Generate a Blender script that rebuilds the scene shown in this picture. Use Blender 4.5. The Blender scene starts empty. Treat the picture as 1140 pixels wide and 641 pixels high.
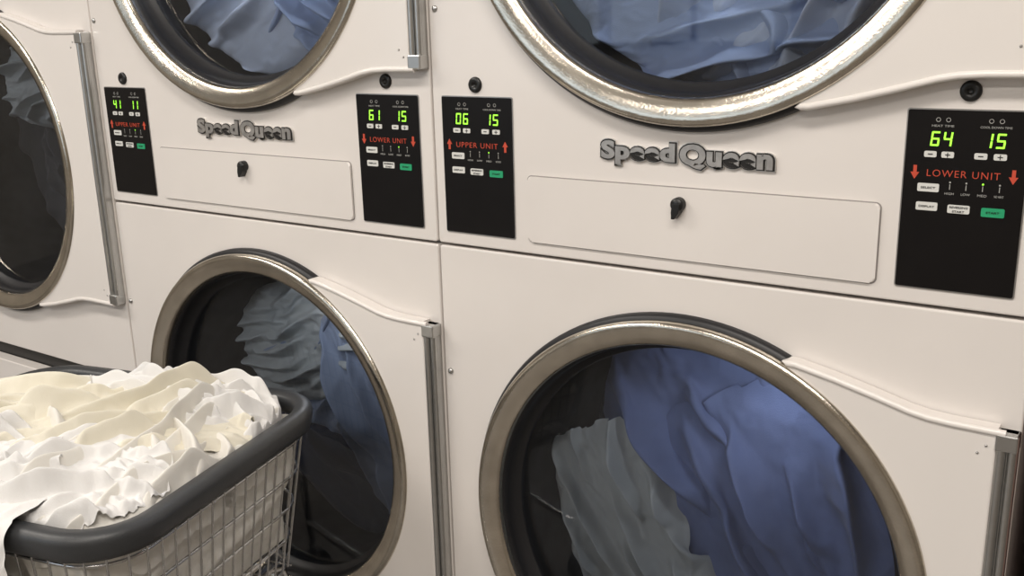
import bpy, bmesh, math, random
from mathutils import Vector, Matrix, noise
random.seed(4)
sc=bpy.context.scene
try: sc.view_settings.view_transform='Standard'
except Exception: pass
FLOOR=-0.95; CEIL=1.75
# ------------------------------------------------------------ materials
def mat(name,col,rough=0.5,metal=0.0,noise_amt=0.0,nscale=20,bump=0.0,bscale=200,emit=None,estr=0,coat=0,sheen=0,spec=None):
    m=bpy.data.materials.new(name); m.use_nodes=True
    nt=m.node_tree; b=nt.nodes['Principled BSDF']
    b.inputs['Base Color'].default_value=(*col,1); b.inputs['Roughness'].default_value=rough
    b.inputs['Metallic'].default_value=metal
    if coat: b.inputs['Coat Weight'].default_value=coat; b.inputs['Coat Roughness'].default_value=0.12
    if sheen: b.inputs['Sheen Weight'].default_value=sheen
    if spec is not None: b.inputs['Specular IOR Level'].default_value=spec
    tc=nt.nodes.new('ShaderNodeTexCoord')
    if noise_amt:
        n=nt.nodes.new('ShaderNodeTexNoise'); n.inputs['Scale'].default_value=nscale; n.inputs['Detail'].default_value=5
        nt.links.new(tc.outputs['Object'],n.inputs['Vector'])
        r=nt.nodes.new('ShaderNodeValToRGB')
        r.color_ramp.elements[0].position=0.3; r.color_ramp.elements[1].position=0.7
        r.color_ramp.elements[0].color=(*[c*(1-noise_amt) for c in col],1)
        r.color_ramp.elements[1].color=(*[min(1,c*(1+noise_amt)) for c in col],1)
        nt.links.new(n.outputs['Fac'],r.inputs['Fac']); nt.links.new(r.outputs['Color'],b.inputs['Base Color'])
    if bump:
        n2=nt.nodes.new('ShaderNodeTexNoise'); n2.inputs['Scale'].default_value=bscale
        nt.links.new(tc.outputs['Object'],n2.inputs['Vector'])
        bp=nt.nodes.new('ShaderNodeBump'); bp.inputs['Strength'].default_value=bump; bp.inputs['Distance'].default_value=0.002
        nt.links.new(n2.outputs['Fac'],bp.inputs['Height']); nt.links.new(bp.outputs['Normal'],b.inputs['Normal'])
    if emit: b.inputs['Emission Color'].default_value=(*emit,1); b.inputs['Emission Strength'].default_value=estr
    return m
M={}
M['enamel']=mat('white_enamel',(0.80,0.757,0.722),0.30,noise_amt=0.03,nscale=4,bump=0.03,bscale=60,coat=0.5)
M['door']=mat('door_enamel',(0.82,0.778,0.742),0.28,noise_amt=0.015,nscale=5,coat=0.5)
M['seam']=mat('seam_shadow',(0.10,0.09,0.085),0.7,noise_amt=0.1)
M['joint']=mat('drawer_joint_grey',(0.28,0.26,0.25),0.7,noise_amt=0.1)
M['chrome']=mat('brushed_ring',(0.61,0.56,0.48),0.19,1.0,noise_amt=0.12,nscale=30,bump=0.12,bscale=350)
M['alu']=mat('hinge_aluminium',(0.55,0.55,0.54),0.33,1.0,noise_amt=0.05,nscale=60)
M['rubber']=mat('black_gasket',(0.012,0.012,0.014),0.42,noise_amt=0.1)
M['blk']=mat('black_plastic',(0.01,0.01,0.01),0.35,noise_amt=0.1)
M['panel']=mat('console_overlay',(0.007,0.006,0.006),0.35,noise_amt=0.1,bump=0.05,bscale=900,spec=0.2)
M['pframe']=mat('console_bezel',(0.45,0.44,0.43),0.35,0.8,noise_amt=0.05)
M['green']=mat('led_green',(0.05,0.2,0.02),0.5,emit=(0.38,1.0,0.05),estr=1.6,noise_amt=0.02)
M['red']=mat('red_print',(0.55,0.07,0.035),0.5,noise_amt=0.05,emit=(0.8,0.08,0.03),estr=0.04)  # plain print, with a faint glow added to its colour
M['btn']=mat('white_button',(0.72,0.72,0.69),0.4,noise_amt=0.03)
M['gbtn']=mat('green_button',(0.02,0.36,0.16),0.4,noise_amt=0.03)
M['print']=mat('grey_print',(0.40,0.40,0.38),0.5,noise_amt=0.03)
M['badge']=mat('badge_silver',(0.72,0.70,0.67),0.3,0.7,noise_amt=0.08,nscale=80)
M['badgeface']=mat('badge_face',(0.52,0.50,0.48),0.32,0.75,noise_amt=0.15,nscale=90)
M['badgeedge']=mat('badge_edge',(0.04,0.037,0.035),0.35,0.6,noise_amt=0.1,nscale=90)
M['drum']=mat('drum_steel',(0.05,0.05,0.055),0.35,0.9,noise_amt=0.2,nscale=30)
M['rim']=mat('cart_plastic',(0.042,0.044,0.047),0.42,noise_amt=0.1,bump=0.15,bscale=500)
M['wire']=mat('chrome_wire',(0.55,0.55,0.55),0.22,1.0,noise_amt=0.05)
M['wheel']=mat('caster_rubber',(0.05,0.05,0.05),0.6,noise_amt=0.1)
M['floor']=mat('floor_tile',(0.17,0.155,0.14),0.45,noise_amt=0.2,nscale=6)
M['wall']=mat('painted_wall',(0.36,0.33,0.29),0.8,noise_amt=0.04,nscale=3)
M['ceil']=mat('ceiling_tile',(0.65,0.62,0.58),0.9,noise_amt=0.04,nscale=12,bump=0.2,bscale=80)
M['granite']=mat('red_granite',(0.30,0.17,0.14),0.5,noise_amt=0.6,nscale=120)
M['winglow']=mat('added_window_glow',(0.5,0.6,0.7),0.3,emit=(0.75,0.87,1.0),estr=0.9,noise_amt=0.05,nscale=2)  # glowing surface for the added windows, reflected in rings and glass
def cloth_mat(n,c,v=0.06,s=9): return mat(n,c,0.92,noise_amt=v,nscale=s,bump=0.25,bscale=700,sheen=0.12,spec=0.2)
M['c_blue']=cloth_mat('denim_blue_cloth',(0.14,0.18,0.33),0.2)
M['c_lblue']=cloth_mat('light_blue_cloth',(0.38,0.47,0.65),0.12)
M['c_pale']=cloth_mat('pale_blue_cloth',(0.58,0.65,0.76),0.10)
M['c_grey']=cloth_mat('grey_green_cloth',(0.38,0.41,0.41),0.12)
M['c_slate']=cloth_mat('slate_blue_cloth',(0.23,0.28,0.38),0.15)
M['c_navy']=cloth_mat('navy_cloth',(0.035,0.045,0.08),0.2)
M['c_dgrey']=cloth_mat('dark_grey_cloth',(0.07,0.07,0.075),0.15)
M['c_white']=cloth_mat('white_cloth',(0.78,0.77,0.755),0.03)
M['c_cream']=cloth_mat('cream_cloth',(0.74,0.70,0.59),0.05)
M['c_sheet']=cloth_mat('ivory_sheet',(0.76,0.735,0.68),0.04)
def glass():
    m=bpy.data.materials.new('door_glass'); m.use_nodes=True; nt=m.node_tree; nt.nodes.clear()
    o=nt.nodes.new('ShaderNodeOutputMaterial'); mx=nt.nodes.new('ShaderNodeMixShader'); mh=nt.nodes.new('ShaderNodeMixShader')
    t=nt.nodes.new('ShaderNodeBsdfTransparent'); g=nt.nodes.new('ShaderNodeBsdfGlossy'); f=nt.nodes.new('ShaderNodeFresnel'); d=nt.nodes.new('ShaderNodeBsdfDiffuse')
    n=nt.nodes.new('ShaderNodeTexNoise'); n.inputs['Scale'].default_value=3
    r=nt.nodes.new('ShaderNodeMapRange'); r.inputs['To Min'].default_value=0.01; r.inputs['To Max'].default_value=0.05
    hz=nt.nodes.new('ShaderNodeMapRange'); hz.inputs['To Min'].default_value=0.0; hz.inputs['To Max'].default_value=0.02  # pale diffuse veil mixed in to imitate haze over the glass
    nt.links.new(n.outputs['Fac'],r.inputs['Value']); nt.links.new(n.outputs['Fac'],hz.inputs['Value']); nt.links.new(r.outputs['Result'],g.inputs['Roughness'])
    f.inputs['IOR'].default_value=1.5; t.inputs['Color'].default_value=(0.86,0.88,0.93,1); d.inputs['Color'].default_value=(0.7,0.75,0.85,1)
    nt.links.new(hz.outputs['Result'],mh.inputs[0]); nt.links.new(t.outputs[0],mh.inputs[1]); nt.links.new(d.outputs[0],mh.inputs[2])
    nt.links.new(f.outputs[0],mx.inputs[0]); nt.links.new(mh.outputs[0],mx.inputs[1]); nt.links.new(g.outputs[0],mx.inputs[2])
    nt.links.new(mx.outputs[0],o.inputs['Surface']); return m
M['glass']=glass()
# ------------------------------------------------------------ helpers
def link(o,parent=None):
    sc.collection.objects.link(o)
    if parent: o.parent=parent
    return o
def empty(name,loc=(0,0,0),rotz=0):
    e=bpy.data.objects.new(name,None); e.location=loc; e.rotation_euler=(0,0,rotz); e.empty_display_size=0.1
    return link(e)
def mesh(name,vs,fs,m,parent=None,smooth=False):
    me=bpy.data.meshes.new(name); me.from_pydata([tuple(v) for v in vs],[],fs); me.update()
    if smooth:
        for p in me.polygons: p.use_smooth=True
    o=bpy.data.objects.new(name,me); me.materials.append(M[m] if isinstance(m,str) else m)
    return link(o,parent)
def bm_obj(name,bm,m,parent=None,smooth=False):
    bmesh.ops.recalc_face_normals(bm,faces=bm.faces)
    me=bpy.data.meshes.new(name); bm.to_mesh(me); bm.free()
    if smooth:
        for p in me.polygons: p.use_smooth=True
    o=bpy.data.objects.new(name,me); me.materials.append(M[m]); return link(o,parent)
def box(name,x0,x1,y0,y1,z0,z1,m,parent=None,bev=0,seg=2):
    bm=bmesh.new(); bmesh.ops.create_cube(bm,size=1)
    for v in bm.verts: v.co=Vector(((x0+x1)/2+v.co.x*(x1-x0),(y0+y1)/2+v.co.y*(y1-y0),(z0+z1)/2+v.co.z*(z1-z0)))
    if bev: bmesh.ops.bevel(bm,geom=bm.edges[:],offset=bev,segments=seg,affect='EDGES',profile=0.5)
    return bm_obj(name,bm,m,parent)
def rrect(x0,x1,z0,z1,r,n=6):
    pts=[]
    for cx,cz,a0 in((x1-r,z1-r,0),(x0+r,z1-r,90),(x0+r,z0+r,180),(x1-r,z0+r,270)):
        for i in range(n+1):
            a=math.radians(a0+90*i/n); pts.append((cx+r*math.cos(a),cz+r*math.sin(a)))
    return pts
def plate(name,pts,y0,y1,m,parent=None,bev=0.0):
    bm=bmesh.new(); n=len(pts)
    vf=[bm.verts.new((p[0],y1,p[1])) for p in pts]; vb=[bm.verts.new((p[0],y0,p[1])) for p in pts]
    ff=bm.faces.new(vf); bm.faces.new(vb[::-1])
    for i in range(n): bm.faces.new((vf[i],vf[(i+1)%n],vb[(i+1)%n],vb[i]))
    if bev:
        bmesh.ops.bevel(bm,geom=[e for e in ff.edges],offset=bev,segments=3,affect='EDGES',profile=0.5)
    return bm_obj(name,bm,m,parent)
def lathe(name,prof,cx,cz,m,parent=None,n=128,smooth=True):
    vs=[];fs=[];k=len(prof)
    for i in range(n):
        a=2*math.pi*i/n
        for r,y in prof: vs.append((cx+r*math.cos(a),y,cz+r*math.sin(a)))
    for i in range(n):
        j=(i+1)%n
        for q in range(k-1): fs.append((i*k+q,i*k+q+1,j*k+q+1,j*k+q))
    return mesh(name,vs,fs,m,parent,smooth)
def disc(name,cx,cz,r,y,m,parent,n=96,bulge=0):
    vs=[(cx,y-bulge,cz)];fs=[];R=8
    for q in range(1,R+1):
        for i in range(n):
            a=2*math.pi*i/n; rr=r*q/R; vs.append((cx+rr*math.cos(a),y-bulge*(1-(q/R)**2),cz+rr*math.sin(a)))
    for i in range(n):
        fs.append((0,1+i,1+(i+1)%n))
        for q in range(R-1):
            a=1+q*n; b=a+n; fs.append((a+i,b+i,b+(i+1)%n,a+(i+1)%n))
    return mesh(name,vs,fs,m,parent,True)
def tube(name,paths,rad,m,parent=None,cyc=False,res=3):
    cu=bpy.data.curves.new(name,'CURVE'); cu.dimensions='3D'; cu.bevel_depth=rad; cu.bevel_resolution=res; cu.use_fill_caps=True
    for pts in paths:
        s=cu.splines.new('POLY'); s.points.add(len(pts)-1)
        for i,p in enumerate(pts): s.points[i].co=(*p,1)
        s.use_cyclic_u=cyc
    o=bpy.data.objects.new(name,cu); sc.collection.objects.link(o)
    dg=bpy.context.evaluated_depsgraph_get(); dg.update()
    me=bpy.data.meshes.new_from_object(o.evaluated_get(dg)); bpy.data.objects.remove(o)
    for p in me.polygons: p.use_smooth=True
    me.materials.clear(); me.materials.append(M[m])
    return link(bpy.data.objects.new(name,me),parent)
def text(name,s,cx,cz,y,w,h,m,parent,extr=0.0004,off=0.0,spacing=1.0):
    cu=bpy.data.curves.new(name,'FONT'); cu.body=s; cu.size=1; cu.offset=off; cu.space_character=spacing
    cu.extrude=0.5; cu.resolution_u=4
    o=bpy.data.objects.new(name,cu); sc.collection.objects.link(o)
    dg=bpy.context.evaluated_depsgraph_get(); dg.update()
    me=bpy.data.meshes.new_from_object(o.evaluated_get(dg)); bpy.data.objects.remove(o)
    xs=[v.co.x for v in me.vertices]; ys=[v.co.y for v in me.vertices]
    x0,x1,y0,y1=min(xs),max(xs),min(ys),max(ys)
    for v in me.vertices:
        x,yy,zz=v.co; v.co=(cx+((x-x0)/(x1-x0)-0.5)*w, y-(zz+0.5)*extr*1.0, cz+((yy-y0)/(y1-y0)-0.5)*h)
    me.materials.clear(); me.materials.append(M[m])
    return link(bpy.data.objects.new(name,me),parent)
def boolean_cut(o,cx,cz,r):
    bm=bmesh.new(); bmesh.ops.create_cone(bm,cap_ends=True,segments=128,radius1=r,radius2=r,depth=0.4)
    bmesh.ops.rotate(bm,verts=bm.verts,matrix=Matrix.Rotation(math.pi/2,3,'X')); bmesh.ops.translate(bm,verts=bm.verts,vec=(cx,0,cz))
    me=bpy.data.meshes.new('cut'); bm.to_mesh(me); bm.free(); c=bpy.data.objects.new('cut',me); sc.collection.objects.link(c)
    c.parent=o.parent
    md=o.modifiers.new('b','BOOLEAN'); md.object=c; md.operation='DIFFERENCE'; md.solver='EXACT'
    dg=bpy.context.evaluated_depsgraph_get(); dg.update()
    nm=bpy.data.meshes.new_from_object(o.evaluated_get(dg)); o.modifiers.clear(); o.data=nm
    bpy.data.objects.remove(c)
# ------------------------------------------------------------ library of rumpled cloths (simulated first, in an empty scene)
def pleat(u,v,ang,wl,seed,lo=0.2):
    ca,sa=math.cos(ang),math.sin(ang); p=u*ca+v*sa; q=-u*sa+v*ca
    w=noise.noise(Vector((p*3.5,q*3,seed)))*0.09+noise.noise(Vector((p*8,q*8,seed+2)))*0.014
    s=(q+w)/wl
    a=max(lo,0.6+noise.noise(Vector((p*5,s*0.7,seed+5)))*1.3)
    x=0.5+0.5*math.cos(2*math.pi*s)
    s2=(q*0.9+p*0.35+w*1.3)/(wl*0.47); x2=0.5+0.5*math.cos(2*math.pi*s2)
    return a*x**1.3+0.22*x2*max(0,0.4+noise.noise(Vector((p*8,q*8,seed+9))))
RX,RY=0.26,0.20
def lib_start(off,wl,amp,g1,g2,seed,cross=0.0,step=0.0068,bend=0.05):
    nx=int(2*RX/step);ny=int(2*RY/step);idx={};uv=[];fs=[]
    def vid(i,j):
        if (i,j) not in idx: idx[(i,j)]=len(uv); uv.append((-RX+i*step,-RY+j*step))
        return idx[(i,j)]
    for i in range(nx):
        for j in range(ny):
            x=(-RX+(i+.5)*step)/RX;y=(-RY+(j+.5)*step)/RY
            if abs(x)**2.6+abs(y)**2.6<1+0.3*noise.noise(Vector((x*2.5,y*2.5,seed))): fs.append((vid(i,j),vid(i+1,j),vid(i+1,j+1),vid(i,j+1)))
    bs=[];rs=[]
    for u,v in uv:
        h=0.012+amp*pleat(u,v,0.0,wl,seed)+0.012*noise.noise(Vector((u*14,v*14,seed)))+0.003*noise.noise(Vector((u*40,v*40,seed)))
        if cross: h+=cross*pleat(u,v,1.1,wl*1.3,seed+20)
        bs.append((off[0]+u,off[1]+v,h)); rs.append((off[0]+u*g1,off[1]+v*g2,h))
    me=bpy.data.meshes.new('c'); me.from_pydata(bs,[],fs)
    o=bpy.data.objects.new('c',me); sc.collection.objects.link(o)
    o.shape_key_add(name='B');k=o.shape_key_add(name='r')
    for i,v in enumerate(rs):k.data[i].co=v
    md=o.modifiers.new('c','CLOTH');s=md.settings
    s.quality=6;s.mass=0.3;s.tension_stiffness=15;s.compression_stiffness=15;s.shear_stiffness=6;s.bending_stiffness=bend
    s.rest_shape_key=k; s.air_damping=1.5
    c=md.collision_settings;c.distance_min=0.003;c.use_self_collision=True;c.self_distance_min=0.003;c.self_friction=5;c.collision_quality=3
    return o
ground=mesh('sim_ground',[(-3,-3,0),(3,-3,0),(3,3,0),(-3,3,0)],[(0,1,2,3)],'blk')
ground.modifiers.new('c','COLLISION'); ground.collision.thickness_outer=0.002; ground.collision.cloth_friction=60
LS=[(0.070,0.052,1.05,1.08,4.0,0.0),(0.085,0.060,1.03,1.05,1.0,0.010),(0.055,0.040,1.06,1.06,7.0,0.010),(0.062,0.050,1.05,1.08,12.0,0.008),(0.048,0.036,1.06,1.08,15.0,0.012)]
ls=[lib_start((-1.6+0.8*i,0),*a) for i,a in enumerate(LS)]
for f in range(1,29): sc.frame_set(f)
dg=bpy.context.evaluated_depsgraph_get(); LIB=[]
for i,o in enumerate(ls):
    e=o.evaluated_get(dg); me=e.to_mesh()
    LIB.append(([(v.co.x+1.6-0.8*i,v.co.y,v.co.z) for v in me.vertices],[tuple(p.vertices) for p in me.polygons])); e.to_mesh_clear()
for o in ls: bpy.data.objects.remove(o)
bpy.data.objects.remove(ground); sc.frame_set(1)
def place(name,k,cx,cy,rot,sx,sy,sh,fn,m,parent,flip=False,sm=3):
    V,F=LIB[k]; a=math.radians(rot); ca,sa=math.cos(a),math.sin(a); out=[]
    for x,y,z in V:
        e=(abs(x)/RX)**2.6+(abs(y)/RY)**2.6
        if flip: x=-x
        u=x*sx;v=y*sy
        out.append(fn(cx+u*ca-v*sa,cy+u*sa+v*ca,z*sh,e))
    o=mesh(name,out,F,m,parent,True)
    s=o.modifiers.new('relax','SMOOTH'); s.factor=0.5; s.iterations=sm
    s=o.modifiers.new('smooth','SUBSURF'); s.levels=1; s.render_levels=2
    return o
# ------------------------------------------------------------ dryer parts
def door(parent,cx,cz,hx=0.387):
    p=parent
    lathe('door_gasket_outer',[(0.335,0.002),(0.335,-0.006),(0.331,-0.011),(0.326,-0.012)],cx,cz,'rubber',p)
    lathe('door_ring',[(0.3275,-0.010),(0.3275,-0.019),(0.3255,-0.0225),(0.322,-0.024),(0.316,-0.0235),(0.306,-0.0205),(0.298,-0.0175),(0.2945,-0.015),(0.293,-0.010),(0.293,-0.004)],cx,cz,'chrome',p)
    lathe('door_gasket_inner',[(0.2935,-0.006),(0.291,-0.004),(0.289,0.004),(0.287,0.022),(0.279,0.025),(0.277,0.03)],cx,cz,'rubber',p)
    disc('door_glass',cx,cz,0.281,0.026,'glass',p,bulge=0.006)
    A=math.degrees(math.atan2(0.301,0.135)); pts=[]
    top=[(0.135,0.301),(0.142,0.3035),(0.152,0.3035),(0.20,0.2935),(0.25,0.281),(0.285,0.2715),(0.305,0.268),(0.33,0.2665),(hx-0.010,0.266)]
    pts+=top; pts+=[(x,-z) for x,z in top[::-1]]
    for i in range(1,40):
        a=math.radians(-A+2*A*i/40); pts.append((0.324*math.cos(a),0.324*math.sin(a)))
    pts=[(cx+x,cz+z) for x,z in pts][::-1]
    plate('door_leaf',pts,-0.001,-0.019,'door',p,bev=0.0025)
    for sgn,nm in((1,'top'),(-1,'bottom')):
        path=[(cx+x,-0.018,cz+sgn*(z-0.004)) for x,z in top[1:-1]]+[(cx+hx-0.002,-0.018,cz+sgn*0.262)]
        tube('door_lip_'+nm,[path],0.0042,'door',p)
    z0,z1=cz-0.262,cz+0.262
    box('hinge_plate',cx+hx-0.011,cx+hx+0.011,-0.014,0.0,z0,z1,'alu',p,bev=0.002)
    tube('hinge_barrel',[[(cx+hx-0.005,-0.016,z0+.018),(cx+hx-0.005,-0.016,z1-.018)],[(cx+hx+0.0062,-0.014,z0+.012),(cx+hx+0.0062,-0.014,z1-.012)]],0.0052,'alu',p)
    for z in(z0,z1-0.02): box('hinge_block',cx+hx-0.0115,cx+hx+0.0115,-0.022,0.0,z,z+0.02,'alu',p,bev=0.002)
    for k in(-0.235,-0.245,0.235,0.245):
        lathe('hinge_rivet',[(0.0001,-0.0205),(0.0014,-0.020),(0.0017,-0.018)],cx+hx-0.028+ (0.008 if abs(k)>.24 else 0),cz+k,'pframe',p,n=12)
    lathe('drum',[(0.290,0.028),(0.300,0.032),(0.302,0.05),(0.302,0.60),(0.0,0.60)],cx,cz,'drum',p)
def seg_digit(vs,fs,ch,x,z,w,h,y):
    S={'0':'abcdef','1':'bc','2':'abged','3':'abgcd','4':'fgbc','5':'afgcd','6':'afgedc','7':'abc','8':'abcdefg','9':'abcdfg'}[ch]
    t=w*0.22
    def bar(x0,x1,z0,z1):
        sl=0.08; k=len(vs)
        for a,b in((x0,z0),(x1,z0),(x1,z1),(x0,z1)): vs.append((a+(b-z)*sl,y,b))
        fs.append((k,k+1,k+2,k+3))
    g=t*0.25
    if 'a' in S: bar(x+g,x+w-g,z+h-t,z+h)
    if 'd' in S: bar(x+g,x+w-g,z,z+t)
    if 'g' in S: bar(x+g,x+w-g,z+h/2-t/2,z+h/2+t/2)
    if 'f' in S: bar(x,x+t,z+h/2+g,z+h-g)
    if 'e' in S: bar(x,x+t,z+g,z+h/2-g)
    if 'b' in S: bar(x+w-t,x+w,z+h/2+g,z+h-g)
    if 'c' in S: bar(x+w-t,x+w,z+g,z+h/2-g)
def console(p,x0,unit,a,b):
    W=0.1195;z0=0.0218;z1=0.2165;H=z1-z0
    plate('console_bezel',rrect(x0-0.0015,x0+W+0.0015,z0-0.0015,z1+0.0015,0.003),0.001,-0.0012,'pframe',p)
    plate('console_overlay',rrect(x0,x0+W,z0,z1,0.002),0.0,-0.0024,'panel',p)
    X=lambda u:x0+u*W
    Z=lambda v:z1-v*H
    y=-0.0026
    vs=[];fs=[]
    for s,u in((a,0.30),(b,0.73)):
        w,h=0.0088,0.0155
        for i,ch in enumerate(s): seg_digit(vs,fs,ch,X(u)-0.0115+i*0.0125,Z(0.155)-h/2,w,h,y-0.0006)
    mesh('time_display',vs,fs,'green',p)
    def btn(n,u,v,w,h,m): plate(n,rrect(X(u)-w/2,X(u)+w/2,Z(v)-h/2,Z(v)+h/2,0.0015,3),y+0.0005,y-0.0008,m,p)
    for u,c in((0.215,'-'),(0.36,'+'),(0.63,'-'),(0.785,'+')):
        btn('time_button',u,0.24,0.0125,0.0065,'btn')
        text('button_label',c,X(u),Z(0.24),y-0.0008,0.005,0.001 if c=='-' else 0.005,'blk',p)
    text('unit_label',unit,X(0.5),Z(0.343),y,0.072,0.0073,'red',p,off=-0.008,spacing=1.15)
    up=1 if unit.startswith('U') else -1
    for u in(0.095,0.905):
        ax,az=X(u),Z(0.343); k=up
        P=[(-.0018,-.0075*k),(.0018,-.0075*k),(.0018,0),(.0045,0),(0,.0075*k),(-.0045,0),(-.0018,0)]
        P=[(ax+i,az+j) for i,j in P]
        if k<0: P=P[::-1]
        plate('unit_arrow',P,y+.0004,y-0.0003,'red',p)
    btn('select_button',0.22,0.425,0.022,0.009,'btn'); btn('display_button',0.22,0.53,0.022,0.009,'btn')
    btn('reversing_button',0.49,0.535,0.022,0.009,'btn'); btn('start_button',0.77,0.54,0.0225,0.0095,'gbtn')
    for u,v,t,w in((0.22,0.425,'SELECT',.015),(0.22,0.53,'DISPLAY',.016),(0.49,0.525,'REVERSING',.018),(0.49,0.548,'START',.012),(0.77,0.54,'START',.013)):
        text('button_label',t,X(u),Z(v),y-0.0008,w,0.0022,'blk',p,off=0.01)
    for i,t in enumerate(('HIGH','LOW','MED','NO HEAT')):
        u=0.40+i*0.135
        text('heat_label',t,X(u),Z(0.452),y,0.009,0.0024,'print',p)
        vs=[(X(u)-.0004,y-.0003,Z(.43)),(X(u)+.0004,y-.0003,Z(.43)),(X(u)+.0004,y-.0003,Z(.40)),(X(u)-.0004,y-.0003,Z(.40))]
        mesh('indicator_line',vs,[(0,1,2,3)],'print',p)
        lathe('indicator_led',[(0.0001,y-.0004),(0.0010,y-.0003)],X(u),Z(0.39),'green' if i==2 else 'print',p,n=10)
    for u,t in((0.30,'HEAT TIME'),(0.73,'COOL DOWN TIME')):
        text('time_label',t,X(u),Z(0.085),y,0.022 if u<.5 else .030,0.0022,'print',p)
        for k,dx in enumerate((-0.005,0.005)):
            lathe('time_icon',[(0.0018,y-.0003),(0.0024,y-.0004)],X(u)+dx,Z(0.052),'print',p,n=16)
def dryer(x,a,b,c,d):
    p=empty('stacked_dryer',(x,0,0))
    g=0.0016; W=0.8
    up=plate('front_panel_upper',rrect(g,W-g,0.0022,1.0,0.004,3),0.028,0.0,'enamel',p,bev=0.0022)
    lo=plate('front_panel_lower',rrect(g,W-g,FLOOR+0.10,-0.0022,0.004,3),0.028,0.0008,'enamel',p,bev=0.0026)
    boolean_cut(up,0.4,0.517,0.300); boolean_cut(lo,0.4,-0.387,0.300)
    for i,(x0,x1) in enumerate(((g,0.012),(W-0.012,W-g))): box('side_panel_%d'%i,x0,x1,0.028,0.85,FLOOR,1.0,'enamel',p)
    box('top_panel',g,W-g,0.0,0.85,1.0,1.02,'enamel',p); box('back_panel',g,W-g,0.84,0.85,FLOOR,1.0,'enamel',p)
    box('seam_backing',g,W-g,0.0285,0.032,-0.03,0.03,'seam',p)
    box('toe_kick',0.02,W-0.02,0.04,0.06,FLOOR,FLOOR+0.1,'blk',p)
    door(p,0.4,0.517); door(p,0.4,-0.387)
    plate('drawer_joint',rrect(0.1617,0.6343,0.0187,0.1130,0.007),0.001,-0.0004,'joint',p)
    plate('lint_drawer',rrect(0.1630,0.6330,0.0200,0.1117,0.006),0.0,-0.0035,'enamel',p,bev=0.0025)
    lathe('drawer_latch',[(0.0001,-0.014),(0.0075,-0.014),(0.0088,-0.012),(0.009,-0.003)],0.391,0.092,'blk',p,n=32)
    plate('latch_tail',[(0.386,0.094),(0.397,0.094),(0.395,0.082),(0.389,0.074),(0.385,0.074),(0.385,0.082)],-0.003,-0.016,'blk',p,bev=0.001)
    for kx,kz in((0.0785,0.2335),(0.7145,0.2365)):
        lathe('keyhole_plug',[(0.0001,-0.002),(0.003,-0.002),(0.0032,-0.0042),(0.0098,-0.0035),(0.0108,-0.002),(0.011,0.0)],kx,kz,'blk',p,n=32)
    for kx,kz in((0.013,-0.2),(0.0125,0.337),(0.013,-0.6),(0.0125,0.85)):
        lathe('panel_screw',[(0.0001,-0.003),(0.003,-0.0028),(0.0046,-0.001),(0.0048,0.001)],kx,kz,'alu',p,n=20)
    cx,cz=0.394,0.152
    for i,(S,x0,x1) in enumerate((('Speed',0.278,0.386),('Queen',0.3885,0.511))):
        mx=(x0+x1)/2; w=x1-x0
        text('badge_edge',S,mx,cz,-0.0,w+0.002,0.0355,'badge',p,extr=0.0030,off=0.10,spacing=1.06)
        text('badge_back',S,mx,cz,-0.0028,w,0.0335,'badgeedge',p,extr=0.0010,off=0.085,spacing=1.06)
        text('badge_letters',S,mx,cz,-0.0037,w-0.004,0.0302,'badgeface',p,extr=0.0014,off=0.05,spacing=1.06)
    console(p,0.0196,'UPPER UNIT',a,b); console(p,0.655,'LOWER UNIT',c,d)
    return p
dB=dryer(-0.8,'41','11','61','15')
dC=dryer(0.0,'06','15','64','15')
pA=empty('single_dryer',(-1.65,0,0))
fa=plate('front_panel',rrect(0.0016,0.8484,-0.372,0.50,0.004,3),0.028,0.0,'enamel',pA,bev=0.0022)
boolean_cut(fa,0.425,0.055,0.300)
door(pA,0.425,0.055,hx=0.411)
plate('lower_recess',rrect(0.01,0.84,-0.42,-0.36,0.003),0.06,0.03,'blk',pA)
plate('base_panel',rrect(0.0016,0.8484,FLOOR+0.1,-0.415,0.004,3),0.028,0.0,'enamel',pA,bev=0.0022)
box('top_console',0.0016,0.8484,-0.0,0.3,0.503,0.9,'enamel',pA)
for i,(x0,x1) in enumerate(((0.0016,0.012),(0.838,0.8484))): box('side_panel_%d'%i,x0,x1,0.028,0.85,FLOOR,0.5,'enamel',pA)
box('back_panel',0.012,0.838,0.84,0.85,FLOOR,0.5,'enamel',pA)
box('toe_kick',0.02,0.82,0.04,0.06,FLOOR,FLOOR+0.1,'blk',pA)
# ------------------------------------------------------------ laundry in drums
def load(cx,cz,items):
    e=empty('laundry_load',(cx,0,cz))
    for nm,k,x,z,rot,sx,sy,sh,y0,m in items:
        def fn(u,v,h,ed):
            h=h-0.07*max(0,ed-0.62)**1.3
            r=math.hypot(u,v); R=0.284
            if r>R:
                h-=min(0.08,(r-R)*0.6); u*=R/r; v*=R/r
            return (u,max(0.036,y0-h),v)
        place(nm,k,x,z,rot,sx,sy,sh,fn,m,e,sm=4)
    return e
load(0.4,-0.387,[
 ('navy_garment',0,0,0,60,1.25,1.5,1,0.27,'c_navy'),
 ('blue_garment',1,0.05,0.07,-55,1.1,1.15,1.2,0.17,'c_blue'),
 ('blue_sheet',0,0.12,-0.08,-60,1.15,0.95,1.2,0.145,'c_blue'),
 ('grey_garment',3,-0.13,-0.11,-62,0.9,0.55,1.0,0.12,'c_grey')])
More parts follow.
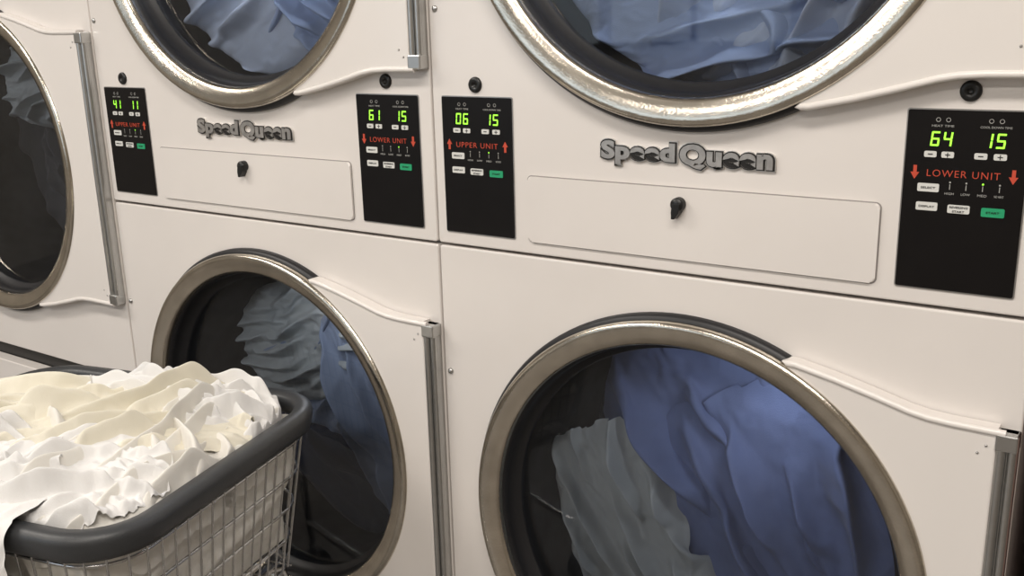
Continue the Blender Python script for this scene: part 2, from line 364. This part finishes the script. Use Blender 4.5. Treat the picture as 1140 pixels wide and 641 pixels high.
load(-0.4,-0.387,[
 ('navy_garment',1,0,0,-40,1.25,1.5,1,0.25,'c_navy'),
 ('dark_blue_sheet',0,0.03,-0.10,-30,1.0,0.95,1.1,0.18,'c_navy'),
 ('slate_garment',3,0.03,0.10,35,0.8,0.8,1.0,0.16,'c_slate'),
 ('grey_garment',2,-0.05,0.12,15,0.7,0.6,1.0,0.13,'c_grey'),
 ('slate_shirt',1,0.165,0.0,-64,1.05,0.5,1.0,0.12,'c_slate')])
load(0.4,0.517,[
 ('blue_garment',1,0,0.03,35,1.3,1.5,1.1,0.15,'c_blue'),
 ('light_blue_garment',0,-0.11,-0.10,-38,1.0,0.95,1.2,0.105,'c_lblue'),
 ('pale_garment',3,0.13,-0.08,52,1.0,0.85,1.2,0.10,'c_pale'),
 ('blue_shirt',1,0.02,-0.20,5,0.9,0.6,1.0,0.095,'c_lblue')])
load(-0.4,0.517,[
 ('blue_garment',1,0,0.03,35,1.3,1.5,1.1,0.15,'c_lblue'),
 ('light_blue_garment',0,-0.07,-0.11,30,1.0,0.95,1.1,0.10,'c_pale'),
 ('blue_shirt',3,0.14,-0.15,-40,0.8,0.6,1.0,0.095,'c_lblue')])
load(-1.225,0.055,[
 ('dark_grey_garment',1,0,0,70,1.25,1.5,1,0.25,'c_dgrey'),
 ('grey_garment',3,0.05,0.17,15,0.75,0.5,1,0.13,'c_grey'),
 ('dark_garment',0,0.08,-0.06,-40,0.8,0.7,1,0.18,'c_dgrey')])
# ------------------------------------------------------------ cart
RZ=-0.25
ang=math.atan2(0.238,0.972)
cart=empty('laundry_cart',(-0.395,-0.385,0),ang)
hx,hy=0.275,0.235
def loop(hx,hy,r,n=8): return rrect(-hx,hx,-hy,hy,r,n)
def sweep(name,prof,m,parent,r=0.075):
    L=[loop(hx+o,hy+o,r+o) for o,z in prof]; n=len(L[0]); vs=[];fs=[];k=len(prof)
    for q,(o,z) in enumerate(prof):
        for x,y in L[q]: vs.append((x,y,z))
    for q in range(k):
        for i in range(n):
            fs.append((q*n+i,q*n+(i+1)%n,((q+1)%k)*n+(i+1)%n,((q+1)%k)*n+i))
    return mesh(name,vs,fs,m,parent,True)
pr=[(-0.012,RZ-0.006),(-0.006,RZ-0.001),(0.004,RZ),(0.012,RZ-0.001),(0.017,RZ-0.006),(0.018,RZ-0.012),(0.015,RZ-0.030),(0.012,RZ-0.036),(0.004,RZ-0.037),(-0.002,RZ-0.034),(-0.011,RZ-0.014)]
rim=sweep('basket_rim',pr,'rim',cart)
DEP=0.25; TP=0.035
def ring_at(t,off=0.0): return [(x,y,RZ-0.02-t*DEP) for x,y in loop(hx-TP*t+off,hy-TP*t+off,0.07)]
tube('basket_hoops',[ring_at(t) for t in(0.12,0.34,0.56,0.78,1.0)],0.0024,'wire',cart,cyc=True)
def perim(n):
    L=loop(hx,hy,0.07,10); P=[Vector(p) for p in L]; P.append(P[0]); acc=[0]
    for i in range(len(P)-1): acc.append(acc[-1]+(P[i+1]-P[i]).length)
    out=[]
    for k in range(n):
        s=acc[-1]*k/n
        for i in range(len(acc)-1):
            if acc[i]<=s<=acc[i+1]:
                f=(s-acc[i])/(acc[i+1]-acc[i]); out.append(P[i].lerp(P[i+1],f)); break
    return out
wires=[]
for p in perim(74):
    sx=(hx-TP)/hx; sy=(hy-TP)/hy
    wires.append([(p.x*1.006,p.y*1.006,RZ-0.02),(p.x*sx*1.006,p.y*sy*1.006,RZ-0.02-DEP)])
tube('basket_uprights',wires,0.0016,'wire',cart,res=2)
bt=[]
for i in range(-6,7): bt.append([(i*0.036,-hy+TP,RZ-0.02-DEP),(i*0.036,hy-TP,RZ-0.02-DEP)])
for i in range(-4,5): bt.append([(-hx+TP,i*0.042,RZ-0.02-DEP),(hx-TP,i*0.042,RZ-0.02-DEP)])
tube('basket_bottom',bt,0.0018,'wire',cart,res=2)
zb=RZ-0.02-DEP-0.010
fr=[]
for s in(-1,1):
    fr.append([(s*0.20,-0.21,FLOOR+0.10),(s*0.20,-0.205,zb-0.05),(s*0.20,-0.19,zb-0.012),(s*0.20,-0.16,zb),(s*0.20,0.16,zb),(s*0.20,0.19,zb-0.012),(s*0.20,0.205,zb-0.05),(s*0.20,0.21,FLOOR+0.10)])
for s in(-1,1): fr.append([(-0.20,s*0.21,FLOOR+0.16),(0.20,s*0.21,FLOOR+0.16)])
tube('cart_frame',fr,0.010,'wire',cart)
for sx in(-1,1):
    for sy in(-1,1):
        x,y=sx*0.20,sy*0.21
        tube('caster_wheel',[[(x-0.012,y,FLOOR+0.04),(x+0.012,y,FLOOR+0.04)]],0.04,'wheel',cart,res=8)
        tube('caster_fork',[[(x-0.017,y,FLOOR+0.03),(x-0.017,y,FLOOR+0.09),(x+0.017,y,FLOOR+0.09),(x+0.017,y,FLOOR+0.03)]],0.004,'wire',cart)
# pile of whites
pile=empty('laundry_pile',(-0.395,-0.385,0),ang)
vs=[];fs=[];nl=300;NV=60
L=perim(nl)
for q in range(NV+1):
    t=q/NV
    for i,pp in enumerate(L):
        x,y=pp.x*(1-TP*t/hx),pp.y*(1-TP*t/hy)
        d=0.019-0.013*min(1.2,pleat(pp.x*1.0+pp.y*0.6,pp.y-pp.x*.3+t*0.25,0.9,0.05,3.3))+(0.05*max(0,t-0.85)/0.15)
        s=1-d/0.24; vs.append((x*s,y*s,RZ-0.035-t*(DEP-0.026)))
for q in range(NV):
    for i in range(nl): fs.append((q*nl+i,q*nl+(i+1)%nl,(q+1)*nl+(i+1)%nl,(q+1)*nl+i))
fs.append([NV*nl+i for i in range(nl)])
mesh('sheets_in_basket',vs,fs,'c_sheet',pile,True)
def dome(u,v):
    r=math.sqrt((abs(u)/0.28)**3+(abs(v)/0.24)**3)
    return -0.040+0.045*max(0,1-r)+0.018*math.exp(-((u-0.10)**2*0.5+(v-0.15)**2)/0.006)
def clampin(u,v): return ((abs(u)/0.262)**5+(abs(v)/0.222)**5)**0.2
def pfn(lay):
    def fn(u,v,h,ed):
        h=h-0.022*max(0,ed-0.7)
        s=clampin(u,v); z=dome(u,v)+lay+h
        if s>1:
            z-=min(0.05,(s-1)*0.25); u/=s; v/=s
        return (u,v,RZ+z)
    return fn
place('base_sheet',0,0.0,0.0,20,1.3,1.45,0.8,pfn(0.004),'c_sheet',pile)
place('base_towel',3,0.10,0.02,-50,0.95,0.9,0.85,pfn(0.006),'c_sheet',pile)
place('ivory_sheet',3,0.19,-0.02,78,0.9,0.55,0.9,pfn(0.014),'c_sheet',pile,sm=2)
place('cream_sheet',0,-0.05,0.02,38,1.15,0.85,0.85,pfn(0.022),'c_cream',pile,sm=2)
place('cream_cover',3,0.10,0.03,45,0.75,0.55,0.85,pfn(0.026),'c_cream',pile,sm=2)
place('white_sheet',4,0.09,0.155,-8,0.78,0.45,1.0,pfn(0.028),'c_white',pile,sm=2)
place('white_shirt',2,0.20,0.14,30,0.45,0.42,1.0,pfn(0.026),'c_white',pile,sm=2)
place('white_towel',2,0.11,-0.145,30,0.6,0.5,1.0,pfn(0.028),'c_white',pile,sm=2)
place('white_cloth',3,-0.10,-0.15,10,0.6,0.45,1.0,pfn(0.02),'c_white',pile,sm=2)
def drape(u,v,h,ed):
    e=-0.245
    h=h*0.7
    if v>e: return (u,v,RZ+max(dome(u,v)+0.030,0.003)+h+0.004)
    d=e-v; R=0.018; a=d/R
    if a<math.pi/2: return (u,e-(R+h)*math.sin(a),RZ-R+0.006+(R+h)*math.cos(a))
    return (u,e-R-h,RZ-R+0.006-(d-R*math.pi/2))
place('hanging_sheet',3,0.040,-0.33,88,1.0,0.55,0.9,drape,'c_white',pile)
# ------------------------------------------------------------ room
box('floor',-4,3,-4,0.95,FLOOR-0.05,FLOOR,'floor'); box('ceiling',-4,3,-4,0.95,CEIL,CEIL+0.05,'ceil')
box('wall_back',-4,3,0.9,0.95,FLOOR,CEIL,'wall'); box('wall_front',-4,3,-4.05,-4,FLOOR,CEIL,'wall')
box('wall_left',-4.05,-4,-4,0.95,FLOOR,CEIL,'wall'); box('wall_right',3,3.05,-4,0.95,FLOOR,CEIL,'wall')
box('granite_pillar',0.822,1.1,0.01,0.85,FLOOR,CEIL,'granite',bev=0.004)
for k,(x0,x1) in enumerate(((-3.6,-2.2),(-2.1,-0.7))):  # unseen windows, added for reflections and a cooler light
    wn=empty('added_window_%d'%(k+1),(0,0,0))
    box('pane',x0,x1,-3.995,-3.985,-0.1,1.45,'winglow',wn)
    for nm2,a_ in(('frame_left',(x0-.05,x0,-0.15,1.5)),('frame_right',(x1,x1+.05,-0.15,1.5)),('frame_top',(x0,x1,1.45,1.5)),('frame_bottom',(x0,x1,-0.15,-0.1)),('mullion',((x0+x1)/2-.02,(x0+x1)/2+.02,-0.1,1.45))):
        box(nm2,a_[0],a_[1],-4,-3.96,a_[2],a_[3],'blk',wn)
def lamp(x,y,w,l,e):
    p=empty('ceiling_light',(x,y,CEIL))
    box('housing',-w/2-.03,w/2+.03,-l/2-.03,l/2+.03,-0.04,0,'btn',p)
    li=bpy.data.lights.new('tube_light','AREA'); li.shape='RECTANGLE'; li.size=w; li.size_y=l; li.energy=e; li.color=(1.0,0.935,0.86)
    o=bpy.data.objects.new('tube_light',li); o.location=(0,0,-0.045); link(o,p)
for x in(-1.9,0.9):
    for y in(-1.3,-2.8): lamp(x,y,1.8,0.3,37)
for cx,cz,e in((0.4,0.517,2.2),(-0.4,0.517,2.4),(0.4,-0.387,0.55),(-0.4,-0.387,0.3)):  # fill lights added inside the drums to brighten the clothes
    li=bpy.data.lights.new('drum_fill','POINT'); li.energy=e; li.shadow_soft_size=0.03; li.color=(0.95,0.97,1)
    o=bpy.data.objects.new('drum_fill',li); o.location=(0.5,0.04,cz+0.25 if cz<0.3 else cz+0.15); link(o,dC if cx>0 else dB)
w=bpy.data.worlds.new('room_ambient'); sc.world=w; w.use_nodes=True
w.node_tree.nodes['Background'].inputs['Color'].default_value=(0.9,0.85,0.8,1); w.node_tree.nodes['Background'].inputs['Strength'].default_value=0.3
# ------------------------------------------------------------ camera
cd=bpy.data.cameras.new('camera'); cd.sensor_width=36; cd.lens=1096.3/1140*36; cd.clip_start=0.02
cam=bpy.data.objects.new('camera',cd); sc.collection.objects.link(cam)
yaw,pit,rol=0.6017,0.2657,-0.0257
f=Vector((-math.sin(yaw)*math.cos(pit),math.cos(yaw)*math.cos(pit),-math.sin(pit)))
r0=Vector((math.cos(yaw),math.sin(yaw),0)); u0=r0.cross(f)
r=r0*math.cos(rol)+u0*math.sin(rol); u=u0*math.cos(rol)-r0*math.sin(rol)
mt=Matrix((r,u,-f)).transposed().to_4x4(); mt.translation=Vector((0.9038,-1.1251,0.3193)); cam.matrix_world=mt
sc.camera=cam
